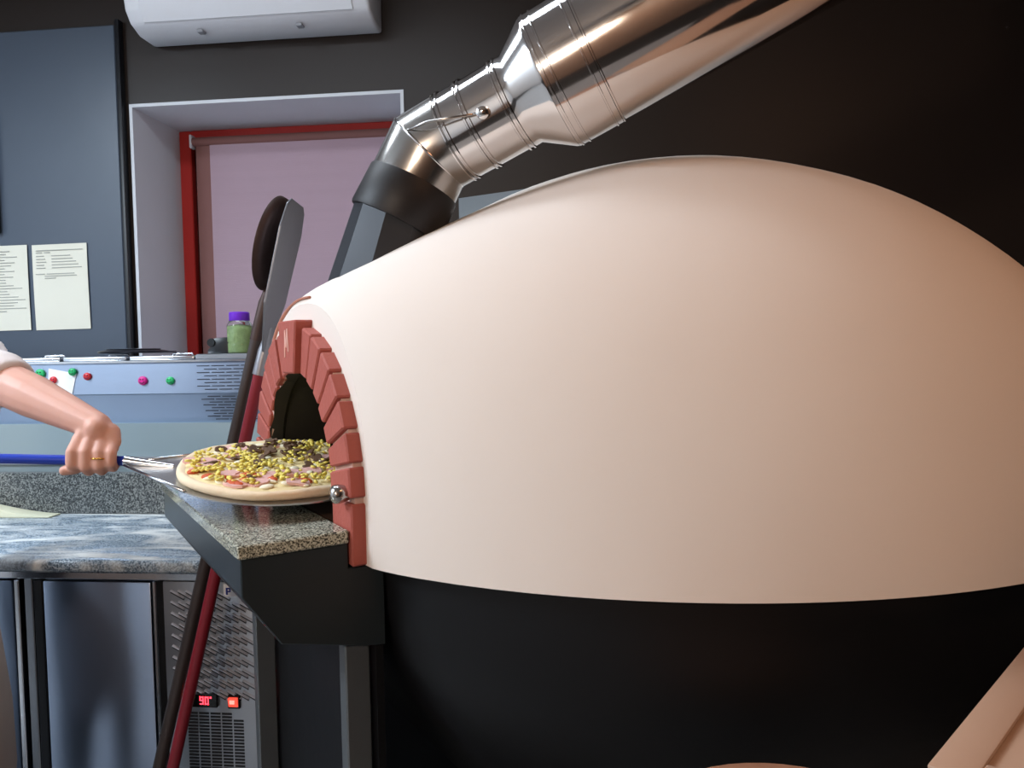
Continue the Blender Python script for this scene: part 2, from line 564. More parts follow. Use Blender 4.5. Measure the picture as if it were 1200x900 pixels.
rows1 = [(0.93, [(0.08, 0.93)]), (0.905, [(0.08, 0.19), (0.23, 0.34)])]
for k, e in enumerate((0.70, 0.74, 0.80, 0.84, 0.9)):
    rows1.append((0.865-0.035*k, [(0.08, 0.22+0.02*(k % 3)), (0.36, e)]))
rows1 += [(0.655, [(0.06, 0.22), (0.26, 0.76)]), (0.63, [(0.22, 0.8)]), (0.605, [(0.22, 0.42)])]
rows2 = [(0.93-0.0335*k, [(0.06, random.uniform(0.55, 0.95))]) for k in range(22)]
sheet(-2.104, 1.440, 0.222, 0.322, 'cream printed sheet with a short block of text near its top', rows1, rad(-0.6))
sheet(-2.346, 1.440, 0.222, 0.322, 'cream printed sheet filled with lines of text beside the shorter one', rows2, rad(-0.5))
fr = empty('picture_frame', (-2.44, WY-0.018, 1.81))
for (a, b, c, d) in ((-0.21, -0.185, 0, 0.455), (0.185, 0.21, 0, 0.455), (-0.185, 0.185, 0, 0.025), (-0.185, 0.185, 0.43, 0.455)):
    MB().box(a, b, -0.03, 0, c, d).bevel(0.003, 1).build('frame_bar', 'black_trim', fr)
MB().box(-0.185, 0.185, -0.012, 0, 0.025, 0.43).build('picture', 'dark_shaft', fr)
tag(fr, 'black framed board hanging on the blue grey wall above the papers', 'frame')

# ================================================================== KITCHEN COUNTER
FY = 1.63
wt = empty('granite_worktop', (-1.5, 1.86, 0.846))
# slab x -3.0..-0.70
sl = MB().box(-1.5, 0.80, -0.245, 0.70, 0.0, 0.028)
sl.bevel(0.009, 3).build('slab', 'granite_top', wt, True, 40)
MB().box(-1.5, 0.80, 0.235, 0.262, 0.0285, 0.150).bevel(0.003, 1).build('upstand', 'granite_upstand', wt)
tag(wt, 'speckled blue grey granite worktop dusted with white flour', 'worktop')

fg = empty('refrigerated_counter', (-1.5, 1.63, 0.0))


def fbx(x0, x1, z0, z1, y0=0.0, y1=0.02):
    return MB().box(x0+1.5, x1+1.5, y0, y1, z0, z1)


fbx(-2.95, -0.70, 0.12, 0.846, 0.03, 0.90).build('body', 'steel_plain', fg)
fbx(-2.95, -0.70, 0.828, 0.8455, -0.008, 0.03).bevel(0.002, 1).build('top_rail', 'steel_bright', fg)
fbx(-2.9, -0.72, 0.10, 0.822, 0.022, 0.034).build('gap_back', 'dark_gap', fg)
for i, (x0, x1) in enumerate(((-1.61, -1.345), (-1.268, -1.006), (-1.95, -1.69), (-2.29, -2.03))):
    d = fbx(x0, x1, 0.16, 0.822, -0.004, 0.022).bevel(0.003, 2).build('door', 'steel', fg, True, 40)
    # folded edge profile used as handle
    hx = x1 if i != 1 else x0-0.034
    if i == 1:
        fbx(x0-0.028, x0-0.006, 0.16, 0.822, 0.0, 0.015).bevel(0.002, 1).build('door_edge', 'dark_gap', d)
    else:
        fbx(x1+0.002, x1+0.014, 0.16, 0.822, -0.002, 0.02).bevel(0.002, 1).build('door_edge', 'steel_bright', d)
fbx(-1.322, -1.302, 0.14, 0.824, 0.004, 0.024).bevel(0.002, 1).build('post', 'steel_plain', fg)
fbx(-1.002, -0.993, 0.14, 0.824, -0.004, 0.024).bevel(0.002, 1).build('post', 'steel_bright', fg)
pnl = fbx(-0.975, -0.712, 0.14, 0.826, -0.006, 0.022).bevel(0.003, 2).build('vent_panel', 'steel_plain', fg, True, 40)
fbx(-0.700, -0.694, 0.14, 0.80, -0.01, 0.02).build('corner_post', 'steel_plain', fg)
lv = MB()
la, lb = Vector((0, 0, 0)), Vector((0.031, 0, -0.0168))
pr_ = Vector((-0.0035, 0, -0.0065)).normalized()
A_ = [la+Vector((0.0005, 0.001, 0.0022)), la+Vector((0, -0.0058, -0.0004)), la+Vector((-0.0005, 0.001, -0.0034))]
B_ = [lb+Vector((0.0005, 0.001, 0.0022)), lb+Vector((0, -0.0052, -0.0004)), lb+Vector((-0.0005, 0.001, -0.0034))]
lv.rings([A_, B_])
lv = lv.mesh('louvre', 'louvre_steel')
sh = MB()
for r in range(10):
    for c in range(10):
        if r == 0 and c > 6:
            continue
        o = link('louvre', lv, pnl)
        o.location = (-0.955+0.0181*c+1.5, -0.0062, 0.806-0.0253*r)
        x, z = -0.955+0.0181*c+1.5, 0.806-0.0253*r
        sh.quadbox([(x-0.001, -0.0075, z-0.0058), (x+0.030, -0.0075, z-0.0226), (x+0.030, -0.006, z-0.0226), (x-0.001, -0.006, z-0.0058),
                    (x-0.001, -0.0075, z-0.0036), (x+0.031, -0.0075, z-0.0204), (x+0.031, -0.006, z-0.0204), (x-0.001, -0.006, z-0.0036)])
g = sh.build('louvre_openings', 'dark_gap', pnl)
g['kind'] = 'stuff'
sl_ = MB()
for r in range(30):
    for c in range(5):
        x0 = -0.926+0.0272*c+1.5
        z = 0.526-0.0075*r
        if c == 4 and r < 2:
            continue
        sl_.box(x0, x0+0.0232, -0.0072, -0.004, z-0.0042, z)
g = sl_.build('grille_slots', 'dark_gap', pnl)
g['kind'] = 'stuff'
dp = fbx(-0.918, -0.851, 0.540, 0.572, -0.014, -0.005).bevel(0.002, 1).build('display', 'display_black', pnl)


def seg7(ch, x, z, w_, h_, y):
    on = {'9': 'abcdfg', '0': 'abcdef'}[ch]
    t = 0.0024
    S = {'a': (0, w_, h_-t, h_), 'd': (0, w_, 0, t), 'g': (0, w_, h_/2-t/2, h_/2+t/2),
         'f': (0, t, h_/2, h_), 'e': (0, t, 0, h_/2), 'b': (w_-t, w_, h_/2, h_), 'c': (w_-t, w_, 0, h_/2)}
    m = MB()
    for k in on:
        a, b, c, d = S[k]
        m.box(x+a, x+b, y-0.001, y, z+c, z+d)
    return m


seg7('9', -0.892+1.5, 0.548, 0.009, 0.018, -0.0141).build('digit', 'led_red', dp)
seg7('0', -0.880+1.5, 0.548, 0.009, 0.018, -0.0141).build('digit', 'led_red', dp)
MB().box(-0.868+1.5, -0.864+1.5, -0.0151, -0.0141, 0.562, 0.566).build('degree_dot', 'led_red', dp)
MB().box(-0.906+1.5, -0.904+1.5, -0.0151, -0.0141, 0.562, 0.568).build('status_light', 'led_green', dp)
sw = fbx(-0.828, -0.799, 0.538, 0.570, -0.012, -0.005).bevel(0.002, 1).build('switch', 'display_black', pnl)
rk = MB().quadbox([(0.676, -0.015, 0.5445), (0.697, -0.015, 0.5445), (0.697, -0.011, 0.5445), (0.676, -0.011, 0.5445),
              (0.676, -0.019, 0.565), (0.697, -0.019, 0.565), (0.697, -0.011, 0.565), (0.676, -0.011, 0.565)]).build('rocker', 'switch_red', sw)
MB().box(0.681, 0.692, -0.0205, -0.0185, 0.553, 0.561).build('rocker_mark', 'switch_mark', sw)
st = fbx(-0.830, -0.790, 0.794, 0.822, -0.0075, -0.0062).build('sticker', 'paper_white', pnl)
m = MB()
m.box(0.676, 0.680, -0.0085, -0.0076, 0.798, 0.814)
m.box(0.680, 0.686, -0.0085, -0.0076, 0.811, 0.814)
m.box(0.680, 0.686, -0.0085, -0.0076, 0.804, 0.807)
m.box(0.684, 0.687, -0.0085, -0.0076, 0.805, 0.813)
m.build('letter', 'sticker_blue', st)
for (x, y) in ((-2.8, 0.1), (-0.78, 0.1), (-2.8, 0.8), (-0.78, 0.8)):
    MB().lathe([(0.02, 0), (0.02, 0.01), (0.014, 0.012), (0.014, 0.125)], 12, (x+1.5, y, 0)).build('foot', 'steel_plain', fg, True, 40)
tag(fg, 'stainless steel refrigerated counter with vent panel under the granite worktop', 'fridge counter')

# dough on the worktop
dg_ = MB()
pts = []
for i in range(25):
    t = i/24
    pts.append((-0.36+0.36*t, 0.072*(1-t)**1.6+0.004))
prof = [(x, z) for x, z in pts]
poly = [(-0.36, 0.0)]+prof+[(0.0, 0.0)]
do = dg_.prism(poly, -0.05, 0.0, 'y').bevel(0.01, 2, 50).build('dough_sheet', 'dough', None, True, 40, loc=(-1.56, 2.088, 0.8745))
tag(do, 'pale cream dough heaped against the granite upstand', 'dough')

# ------------------------------------------------------------------ toppings cooler
CY = 2.13
cl = empty('toppings_cooler', (-1.6, CY, 0.8745))


def cbx(x0, x1, z0, z1, y0, y1):
    return MB().box(x0+1.6, x1+1.6, y0, y1, z0-0.8745, z1-0.8745)


cbx(-2.9, -0.965, 0.8745, 1.136, 0.012, 0.42).build('base_panel', 'grey_panel', cl)
cbx(-2.9, -0.965, 1.015, 1.038, 0.004, 0.012).build('base_rail', 'steel_plain', cl)
lp = MB().prism([(0.026, 1.136-0.8745), (0.004, 1.222-0.8745), (0.40, 1.222-0.8745), (0.40, 1.136-0.8745)], -1.3, 0.635, 'x')
lp.build('lower_panel', 'steel', cl)
cbx(-2.9, -0.965, 1.2225, 1.316, 0.0, 0.40).bevel(0.002, 1).build('upper_panel', 'steel', cl)
cbx(-2.9, -0.965, 1.316, 1.322, -0.006, 0.40).build('top_edge', 'steel_bright', cl)
cbx(-1.148, -0.965, 1.322, 1.338, -0.004, 0.40).bevel(0.003, 1).build('top_cover', 'steel_plain', cl)
vs = MB()
for r in range(8):
    z = 1.305-0.0098*r
    off = 0.0 if r % 2 == 0 else 0.022
    for c in range(4):
        x0 = -1.146+off+0.045*c
        if x0+0.038 < -0.97:
            vs.box(x0+1.6, x0+0.038+1.6, -0.0015, 0.001, z-0.0022-0.8745, z-0.8745)
g = vs.build('vent_slots', 'dark_gap', cl)
g['kind'] = 'stuff'
vs = MB()
for r in range(9):
    z = 1.215-0.0085*r
    k = (1.222-z)/(1.222-1.136)
    y = 0.004+0.022*k
    off = 0.022 if r % 2 == 0 else 0.0
    for c in range(4):
        x0 = -1.142+0.03*k*0.6+off+0.045*c
        if x0+0.038 < -0.97:
            vs.box(x0+1.6, x0+0.038+1.6, y-0.0025, y+0.002, z-0.002-0.8745, z-0.8745)
g = vs.build('lower_vent_slots', 'dark_gap', cl)
g['kind'] = 'stuff'
tag(cl, 'long stainless steel toppings cooler with slotted vents behind the worktop', 'cooler')

# pan lids standing along its top
k = 0
for (x0, x1, y0, z0, lab) in (
        (-2.06, -1.80, 0.02, 1.3225, 'flat steel pan lid half hidden behind the white sleeve'),
        (-1.79, -1.58, 0.02, 1.3225, 'flat steel pan lid above the white note and green magnet'),
        (-1.57, -1.37, 0.02, 1.3225, 'flat steel pan lid lying under the dark round lid'),
        (-1.36, -1.16, 0.02, 1.3225, 'flat steel pan lid between the dark round lid and vent cover')):
    r = empty('pan_lid', ((x0+x1)/2, CY+0.11+y0, z0))
    h = (x1-x0)/2
    MB().box(-h, h, -0.12, 0.12, 0, 0.012).bevel(0.003, 2).build('plate', 'steel_bright', r, True, 40)
    MB().tube([(-0.035, 0, 0.010), (-0.03, 0, 0.018), (0.03, 0, 0.018), (0.035, 0, 0.010)], 0.003, 8).build('handle', 'steel_bright', r, True)
    tag(r, lab, 'pan lid', 'steel pan lids along the cooler top')
r = empty('pan_lid', (-1.62, CY+0.30, 1.330))
MB().box(-0.12, 0.12, -0.05, 0.05, 0, 0.007).bevel(0.003, 2).build('plate', 'steel_bright', r, True, 40)
r.location.z = 1.3225
tag(r, 'small steel pan lid at the back of the cooler top, behind the dark round lid', 'pan lid', 'steel pan lids along the cooler top')
r = empty('pan_lid', (-1.42, CY+0.13, 1.3445))
MB().lathe([(0.098, 0.0), (0.102, 0.004), (0.098, 0.007), (0.07, 0.011), (0.03, 0.014), (0.0005, 0.0145)], 40).build('disc', 'dark_lid', r, True, 50)
MB().lathe([(0.075, 0.0105), (0.078, 0.013), (0.073, 0.0145), (0.06, 0.0135)], 36).build('rim', 'steel_bright', r, True, 50)
MB().box(0.085, 0.135, -0.012, 0.012, 0.0, 0.005).bevel(0.002, 1).build('tab', 'dark_lid', r)
tag(r, 'dark round pan lid lying on top of the flat steel lids', 'pan lid')


# magnets and note
def magnet(x, z, rad_, m, ink, lab, dy=0.0, smile=True):
    r = empty('magnet', (x, CY-0.0005-dy, z))
    b = MB().lathe([(rad_*0.98, 0), (rad_, 0.003), (rad_*0.93, 0.006), (rad_*0.7, 0.0078), (0.0005, 0.0085)], 24)
    b.xf(Matrix.Rotation(rad(90), 4, 'X'))
    b = b.build('button', m, r, True, 60)
    if smile:
        for s in (-1, 1):
            MB().sphere((s*rad_*0.3, -0.0078, rad_*0.28), rad_*0.17, 8).build('eye', ink, r, True)
        MB().tube([(rad_*0.55*math.cos(a), -0.0075, rad_*0.55*math.sin(a)) for a in [rad(200+14*i) for i in range(11)]], rad_*0.12, 6).build('smile', ink, r, True)
    tag(r, lab, 'magnet', 'round magnets on the cooler front')


magnet(-1.635, 1.288, 0.0145, 'green_plastic', 'face_ink', 'large green smiley magnet on the cooler beside the white sleeve')
magnet(-1.531, 1.292, 0.0115, 'green_plastic', 'face_ink', 'small green magnet at the top corner of the white note', 0.0022)
magnet(-1.592, 1.269, 0.0105, 'red_plastic', 'face_ink_pink', 'red magnet stuck on the white note', 0.0022)
magnet(-1.486, 1.278, 0.0115, 'red_plastic', 'face_ink_pink', 'red magnet on bare steel beside the white note')
magnet(-1.313, 1.263, 0.0135, 'pink_plastic', 'face_ink_pink', 'magenta smiley magnet on the cooler front')
magnet(-1.228, 1.262, 0.0118, 'green_plastic', 'face_ink', 'green magnet next to the slotted vent')
nt_ = MB().prism([(-1.608, 1.303), (-1.521, 1.287), (-1.537, 1.226), (-1.612, 1.262)], CY-0.002, CY-0.0006, 'y').build('paper_note', 'paper_white')
tag(nt_, 'small white paper note held to the cooler by a red magnet', 'note')

# jar and black holder on top cover
TOPZ = 1.338
jr = empty('jar', (-1.064, 2.24, TOPZ))
MB().lathe([(0.033, 0.0), (0.036, 0.004), (0.036, 0.030), (0.0335, 0.033), (0.0365, 0.036), (0.037, 0.085), (0.030, 0.098), (0.027, 0.102), (0.0265, 0.108)], 28).build('glass', 'jar_glass', jr, True, 40)
MB().lathe([(0.031, 0.003), (0.0335, 0.006), (0.0335, 0.07), (0.025, 0.082), (0.001, 0.086)], 24).build('contents', 'pickle', jr, True)
MB().lathe([(0.0285, 0.098), (0.030, 0.100), (0.030, 0.122), (0.027, 0.125), (0.0005, 0.125)], 28).build('lid', 'purple', jr, True, 40)
tag(jr, 'glass jar with a purple lid and green contents on the cooler', 'jar')
bh = empty('tape_holder', (-1.128, 2.25, TOPZ))
MB().prism([(-0.036, 0), (-0.036, 0.012), (-0.026, 0.022), (-0.03, 0.036), (-0.018, 0.046), (-0.006, 0.048), (0.03, 0.05), (0.034, 0.04), (0.032, 0.012), (0.036, 0)], -0.022, 0.022, 'y').bevel(0.004, 2).build('body', 'black_plastic', bh, True, 40)
b = MB().lathe([(0.012, -0.026), (0.013, -0.024), (0.013, 0.024), (0.012, 0.026)], 20)
b.xf(Matrix.Translation((-0.022, 0, 0.034)) @ Matrix.Rotation(rad(90), 4, 'X')).build('roll', 'black_plastic', bh, True, 40)
tag(bh, 'small black plastic holder standing beside the jar', 'holder')

# ================================================================== PIZZA OVEN (local: x = into the oven, y = to its far side)
AX = math.atan2(0.62577, 0.78)
OV = (-0.496, 1.252, 0.0)
ov = empty('pizza_oven', OV, AX)
RD, SC = 0.865, 0.804
Z0 = 1.042
ks = np.array([-.98, -.8, -.6, -.4, -.2, 0, .2, .4, .6, .8])*0.82+SC
hk = np.array([.477, .580, .668, .758, .806, .802, .745, .685, .625, .56])*0.82


def dome_h(s):
    if s <= ks[-1]:
        # smoothed interpolation
        tot = wsum = 0.0
        for d in np.linspace(-0.1, 0.1, 11):
            q = min(max(s+d, ks[0]), ks[-1]+0.001)
            wgt = 1-abs(d)/0.11
            e = np.interp(q, ks, hk)
            if s+d < ks[0]:
                e += (s+d-ks[0])*0.68
            tot += wgt*e
            wsum += wgt
        return tot/wsum
    q = (s-SC)
    return hk[-1]*math.sqrt(max(0, 1-(q/RD)**2))/math.sqrt(1-((ks[-1]-SC)/RD)**2)


def dome_section(s, sc=1.0, n=0.835, N=72):
    wn = math.sqrt(max(0, RD*RD-(s-SC)**2))
    t = min(1, max(0, s/0.75))
    b = t*t*(3-2*t)
    wf = wn*b+0.232*(1-b)
    c = (wf-wn)/2
    hw = (wf+wn)/2
    h = dome_h(s)
    r = []
    for i in range(N+1):
        ph = math.pi*i/N
        cx, sx = math.cos(ph), math.sin(ph)
        cx = math.copysign(abs(cx)**n, cx)
        sx = abs(sx)**n
        r.append((s, c+hw*cx*sc, Z0+h*sx*sc))
    return r


S = [0.0, 0.006, 0.016, 0.03]+list(np.linspace(0.06, 1.5, 52))+[1.54, 1.57, 1.60, 1.625, 1.645, 1.658, 1.666]
SCL = {0.0: 0.965, 0.006: 0.983, 0.016: 0.995}
secs = [dome_section(s, SCL.get(s, 1.0)) for s in S]
MB().rings(secs, True, False, True).build('dome_shell', 'plaster', ov, True, 50)

# arch geometry
AC, AZ, RI, RO = -0.045, 1.135, 0.172, 0.247


def arch_path(r, n=40, zb=1.042, s=0.0):
    p = [(s, AC+r, zb)]
    for i in range(n+1):
        a = math.pi*i/n
        p.append((s, AC+r*math.cos(a), AZ+r*math.sin(a)))
    p.append((s, AC-r, zb))
    return p


# front face between the bricks and the plaster shell
so = dome_section(0.0, 0.965, N=42)
si = arch_path(0.20, 40, Z0)
m = MB()
A = [m.bm.verts.new((0.0, p[1], p[2])) for p in so]
B = [m.bm.verts.new((-0.004, p[1], p[2])) for p in si]
for i in range(len(A)-1):
    m.bm.faces.new((A[i], A[i+1], B[i+1], B[i]))
m.build('front_face', 'plaster', ov)
arc = [(0.003, p[1], p[2]) for p in dome_section(0.004, 0.985, N=72)][6:38]
MB().tube(arc, [0.002+0.0045*math.sin(math.pi*min(1, (i+1)/26)) if i < 26 else 0.0022 for i in range(len(arc))], 10).build('rim_trim', 'salmon', ov, True)
# mortar ring
m = MB()
po, pi_ = arch_path(RO-0.005, 40, 1.044), arch_path(RI+0.002, 40, 1.044)
random.seed(3)
ring = []
for q0, q1 in zip(po, pi_):
    j = random.uniform(-0.003, 0.003)
    d = Vector((0, q1[1]-AC, q1[2]-AZ)).normalized()*(j-0.001) if q1[2] > 1.05 else Vector((0, 0, 0))
    ring.append([(-0.014, q0[1], q0[2]), (0.006, q0[1], q0[2]), (0.006, q1[1], q1[2]), (-0.014, q1[1]+d.y, q1[2]+d.z)])
m.rings(ring)
m.build('arch_mortar', 'mortar', ov)
# wedge bricks
nb = 7
key = rad(11)
stp = (math.pi/2-key)/nb


def wedge(da, r0, r1, s0, s1, bev=0.0025, g=0.0032):
    m = MB()
    h0, h1 = r0*math.tan(da/2)-g, r1*math.tan(da/2)-g
    m.quadbox([(s0, -h0, r0), (s1, -h0, r0), (s1, h0, r0), (s0, h0, r0),
               (s0, -h1, r1), (s1, -h1, r1), (s1, h1, r1), (s0, h1, r1)])
    m.bevel(bev, 1)
    return m


wm = wedge(stp, RI, RO, -0.022, 0.008).mesh('brick', 'brick')
wk = wedge(2*key, RI-0.002, RO+0.008, -0.030, 0.008).mesh('keystone', 'brick')
for side in (-1, 1):
    for i in range(nb):
        o = link('brick', wm, ov)
        ang = math.pi/2-(i+0.5)*stp          # from vertical
        o.location = (random.uniform(-0.003, 0.002), AC, AZ)
        o.rotation_euler = (-side*ang, 0, 0)
    y0, y1 = sorted((AC+side*RI, AC+side*RO))
    b = MB().box(-0.022, 0.008, y0, y1, 1.043, AZ-0.006).bevel(0.0025, 1).build('brick', 'brick', ov)
kst = link('keystone', wk, ov)
kst.location = (0, AC, AZ)
# engraved sign on the keystone (slanted strokes)
for (y0, z0, y1, z1) in ((0.012, 0.196, 0.008, 0.240), (0.008, 0.240, 0.003, 0.212), (0.003, 0.212, -0.004, 0.242), (-0.004, 0.242, -0.008, 0.205)):
    MB().tube([(-0.0303, -0.004-y0*-1.0, z0), (-0.0303, -0.004+y1, z1)], 0.0016, 6).build('engraved_stroke', 'emblem', kst)
# vault, chamber and hearth
m = MB()
ring = []
for (s, r, hs) in ((-0.0165, RI-0.0012, 1), (0.006, RI-0.0012, 1), (0.012, RI+0.004, 1), (0.30, RI+0.004, 1), (0.31, 0.34, 0.75), (0.6, 0.52, 0.7), (1.0, 0.52, 0.7), (1.3, 0.3, 0.8), (1.36, 0.05, 0.8)):
    if s < 0:
        ring.append([(s+random.uniform(-.003, .004), AC+r, 1.06)]+[(s+random.uniform(-.004, .005), AC+r*math.cos(math.pi*i/24), AZ+r*hs*math.sin(math.pi*i/24)) for i in range(25)]+[(s, AC-r, 1.06)])
        continue
    ring.append([(s, AC+r, 1.06)]+[(s, AC+r*math.cos(math.pi*i/24), AZ+r*hs*math.sin(math.pi*i/24)) for i in range(25)]+[(s, AC-r, 1.06)])
m.rings(ring, False, False, False)
m.build('vault', 'soot', ov, True, 40)
MB().box(-0.012, 0.3, AC-RI+0.001, AC+RI-0.001, 1.05, 1.088).build('hearth', 'hearth', ov)
MB().box(0.3, 1.4, AC-0.5, AC+0.5, 1.05, 1.086).build('chamber_floor', 'hearth', ov)
# steel disc on the near leg
d = MB().lathe([(0.010, -0.004), (0.0122, 0.004), (0.0135, 0.010), (0.0125, 0.017), (0.008, 0.0215), (0.0005, 0.0225)], 24)
d.xf(Matrix.Translation((-0.022, -0.273, 1.143)) @ Matrix.Rotation(rad(-90), 4, 'Y')).build('steel_knob', 'chrome_dull', ov, True, 50)
# black base
m = MB()
ring = []
for (z, r, cut) in ((0.0, 0.5, 0.30), (0.45, 0.52, 0.30), (0.60, 0.62, 0.24), (0.72, 0.72, 0.16), (0.82, 0.795, 0.09), (0.90, 0.83, 0.05), (0.97, 0.843, 0.035), (1.0415, 0.845, 0.03)):
    th = math.acos(max(-1, min(1, (SC-cut)/r)))
    ring.append([(SC-r*math.cos(th+(2*math.pi-2*th)*i/80), -r*math.sin(th+(2*math.pi-2*th)*i/80), z) for i in range(81)])
m.rings(ring, True, True, True)
m.build('base', 'black_body', ov, True, 40)
MB().box(0.25, 1.3, -0.36, 0.36, 0.0, 0.69).bevel(0.01, 1).build('dark_infill', 'black_body', ov)  # black box added to keep the space beneath the oven dark
MB().box(0.016, 0.027, -0.275, 0.275, 0.02, 0.921).build('front_panel', 'black_body', ov)  # black sheet added in place of the shade under the shelf
# shelf
MB().prism([(-0.172, -0.287), (-0.0235, -0.287), (-0.0235, 0.327), (-0.172, 0.327)], 1.076, 1.094, 'z').bevel(0.002, 1).build('shelf_slab', 'granite_shelf', ov)
bp = [(-0.168, 1.0755), (-0.168, 1.026), (-0.119, 0.955), (-0.001, 0.926), (0.028, 0.922), (0.028, 1.0405), (-0.024, 1.0405), (-0.024, 1.0755)]
MB().prism(bp, -0.283, 0.323, 'y').bevel(0.0015, 1).build('shelf_bracket', 'black_sheet', ov)
lg = MB().box(-0.025, 0.012, -0.262, -0.236, 0.0, 0.924).bevel(0.002, 1).build('leg', 'steel_leg', ov)
MB().box(-0.025, 0.012, 0.236, 0.262, 0.0, 0.924).bevel(0.002, 1).build('leg', 'steel_leg', ov)
tag(ov, 'large cream plastered dome pizza oven with red brick arch and granite shelf', 'oven')

# ================================================================== CHIMNEY
ch = empty('chimney_flue', (-0.363, 1.277, 1.40))
CO = Vector((-0.363, 1.277, 1.40))
P1 = Vector((-0.310, 1.288, 1.591))
E1 = Vector((-0.270, 1.296, 1.672))
D2 = Vector((0.253, -0.049, 0.111)).normalized()
D1 = (E1-P1).normalized()


def L(p):
    return tuple(Vector(p)-CO)


# faceted dark hood: octagonal frustum from oven crown to collar
u = D1.cross(Vector((0, 1, 0))).normalized()
v = u.cross(D1).normalized()
PB = P1-D1*0.02
ring = []
for (cen, r) in ((PB+Vector((-0.048, 0.0, -0.155)), 0.088), (PB-D1*0.015, 0.076)):
    ring.append([Vector(L(cen))+u*r*math.cos(2*math.pi*(i+0.5)/10)+v*r*math.sin(2*math.pi*(i+0.5)/10) for i in range(10)])
MB().rings(ring).build('hood', 'dark_flue', ch)
MB().tube([L(PB-D1*0.022), L(PB-D1*0.018), L(P1+D1*0.030), L(P1+D1*0.032)], [0.0795, 0.081, 0.0785, 0.077], 40).build('collar', 'flue_black', ch, True, 40)
rp = 0.0755
mid = E1+D2*0.055
MB().tube([L(P1+D1*0.02), L(E1), L(mid)], [rp, rp, rp], 48).build('elbow', 'chrome_dull', ch, True, 30)
e2 = E1+D2*0.168
MB().tube([L(mid+D2*0.0005), L(e2)], rp-0.001, 48).build('pipe', 'chrome', ch, True, 40)
e3 = E1+D2*0.232
MB().tube([L(e2+D2*0.0005), L(e2+D2*0.012), L(e3-D2*0.004), L(e3)], [rp, rp, 0.108, 0.109], 48).build('reducer', 'chrome', ch, True, 40)
e4 = E1+D2*0.31
MB().tube([L(e3+D2*0.0005), L(e4)], 0.1095, 48).build('pipe', 'chrome', ch, True, 40)
e5 = E1+D2*0.95
up_ = Vector((e5.x+0.05, e5.y, CE-0.005))
MB().tube([L(e4+D2*0.0005), L(e5), L((e5.x+0.08, e5.y, e5.z+0.12)), L((e5.x+0.08, e5.y, CE-0.002))], 0.107, 48).build('pipe', 'chrome', ch, True, 30)
for t, r in ((0.052, rp), (0.060, rp), (0.094, rp), (0.101, rp), (0.158, rp), (0.166, rp), (0.238, 0.109), (0.250, 0.109), (0.300, 0.109), (0.312, 0.108)):
    c = E1+D2*t
    MB().tube([L(c-D2*0.0025), L(c-D2*0.0012), L(c+D2*0.0012), L(c+D2*0.0025)], [r-0.001, r+0.0022, r+0.0022, r-0.001], 48).build('ring_bead', 'chrome', ch, True, 60)
# mitre seam on the elbow
nrm = (D1+D2).normalized()
bis = (D2-D1).normalized()
side = nrm.cross(bis).normalized()
seam = [Vector(L(E1))+side*(rp+0.001)*math.cos(a)+bis*(rp+0.001)*1.035*math.sin(a) for a in [2*math.pi*i/40 for i in range(41)]]
MB().tube(seam, 0.0022, 6, False).build('seam', 'chrome', ch, True)
# damper rod with screw
ROD = [Vector(p) for p in [(-0.1635, 1.198, 1.7047), (-0.2515, 1.1932, 1.6932), (-0.328, 1.2606, 1.6911)]]
cd = Vector((0.175, -0.965, -0.20))
cd = (cd-D2*cd.dot(D2)).normalized()
s0 = ROD[0]
MB().tube([L(p) for p in ROD], 0.0022, 8).build('damper_rod', 'chrome_dull', ch, True)
MB().tube([L(s0-cd*0.004), L(s0+cd*0.006), L(s0+cd*0.010)], [0.010, 0.010, 0.005], 14).build('screw_head', 'chrome', ch, True, 40)
HS0, HS1 = 1.634, 1.648
# sheet metal shield lying behind the flue on the dome
MB().quadbox([L((-0.256, 1.50, 1.54)), L((-0.118, 1.50, 1.56)), L((-0.118, 1.51, 1.56)), L((-0.256, 1.51, 1.54)),
              L((-0.256, 1.50, HS0)), L((-0.118, 1.50, HS1)), L((-0.118, 1.51, HS1)), L((-0.256, 1.51, HS0))]).build('heat_shield', 'shield', ch)
tag(ch, 'shiny steel chimney flue with dark hood rising from the oven mouth', 'chimney')

# ================================================================== PEEL WITH PIZZA
pc = Vector((-0.496-0.045*0.78+0.038*0.626, 1.252-0.045*0.626-0.038*0.78, 1.155))
tip = Vector((-0.746, 1.154, 1.174))
hx = (pc-tip).normalized()                      # from handle into the oven
ov_l = Vector((-0.626, 0.78, 0))
nz0 = hx.cross(ov_l).normalized()
sid = nz0.cross(hx).normalized()                # far side
# tilt: near side lower
tl = Matrix.Rotation(rad(9.5), 3, hx)
sid = tl @ sid
nz = hx.cross(sid).normalized()
PM = Matrix((hx, sid, nz)).transposed().to_4x4()
PM.translation = pc
DT = (tip-pc).length
pe = empty('pizza_peel')
pe.matrix_world = PM
RB = 0.163
poly = []
th = math.acos(0.012/RB) if False else math.acos(RB*0.98/DT)
for i in range(49):
    a = (math.pi-th)*(-1+2*i/48)
    poly.append((RB*math.cos(a), RB*math.sin(a)))
poly += [(-DT+0.004, 0.011), (-DT+0.004, -0.011)]
MB().prism(poly, -0.0125, -0.0105, 'z').build('blade', 'peel_alu', pe)
m = MB()
for s in (-1, 1):
    m.tube([(-DT+0.002, s*0.010, -0.009), (RB*math.cos(math.pi-th), s*RB*math.sin(th), -0.0095)], 0.0028, 8)
m.build('edge_flange', 'steel_bright', pe, True)
MB().tube([(-DT-0.002, 0, -0.004), (-DT+0.014, 0, -0.006), (-DT+0.075, 0, -0.0095)], [0.0085, 0.008, 0.004], 14).build('socket', 'steel_bright', pe, True, 40)
hl = PM.inverted() @ (tip+Vector((-0.977, -0.22, 0.05)).normalized()*0.95)
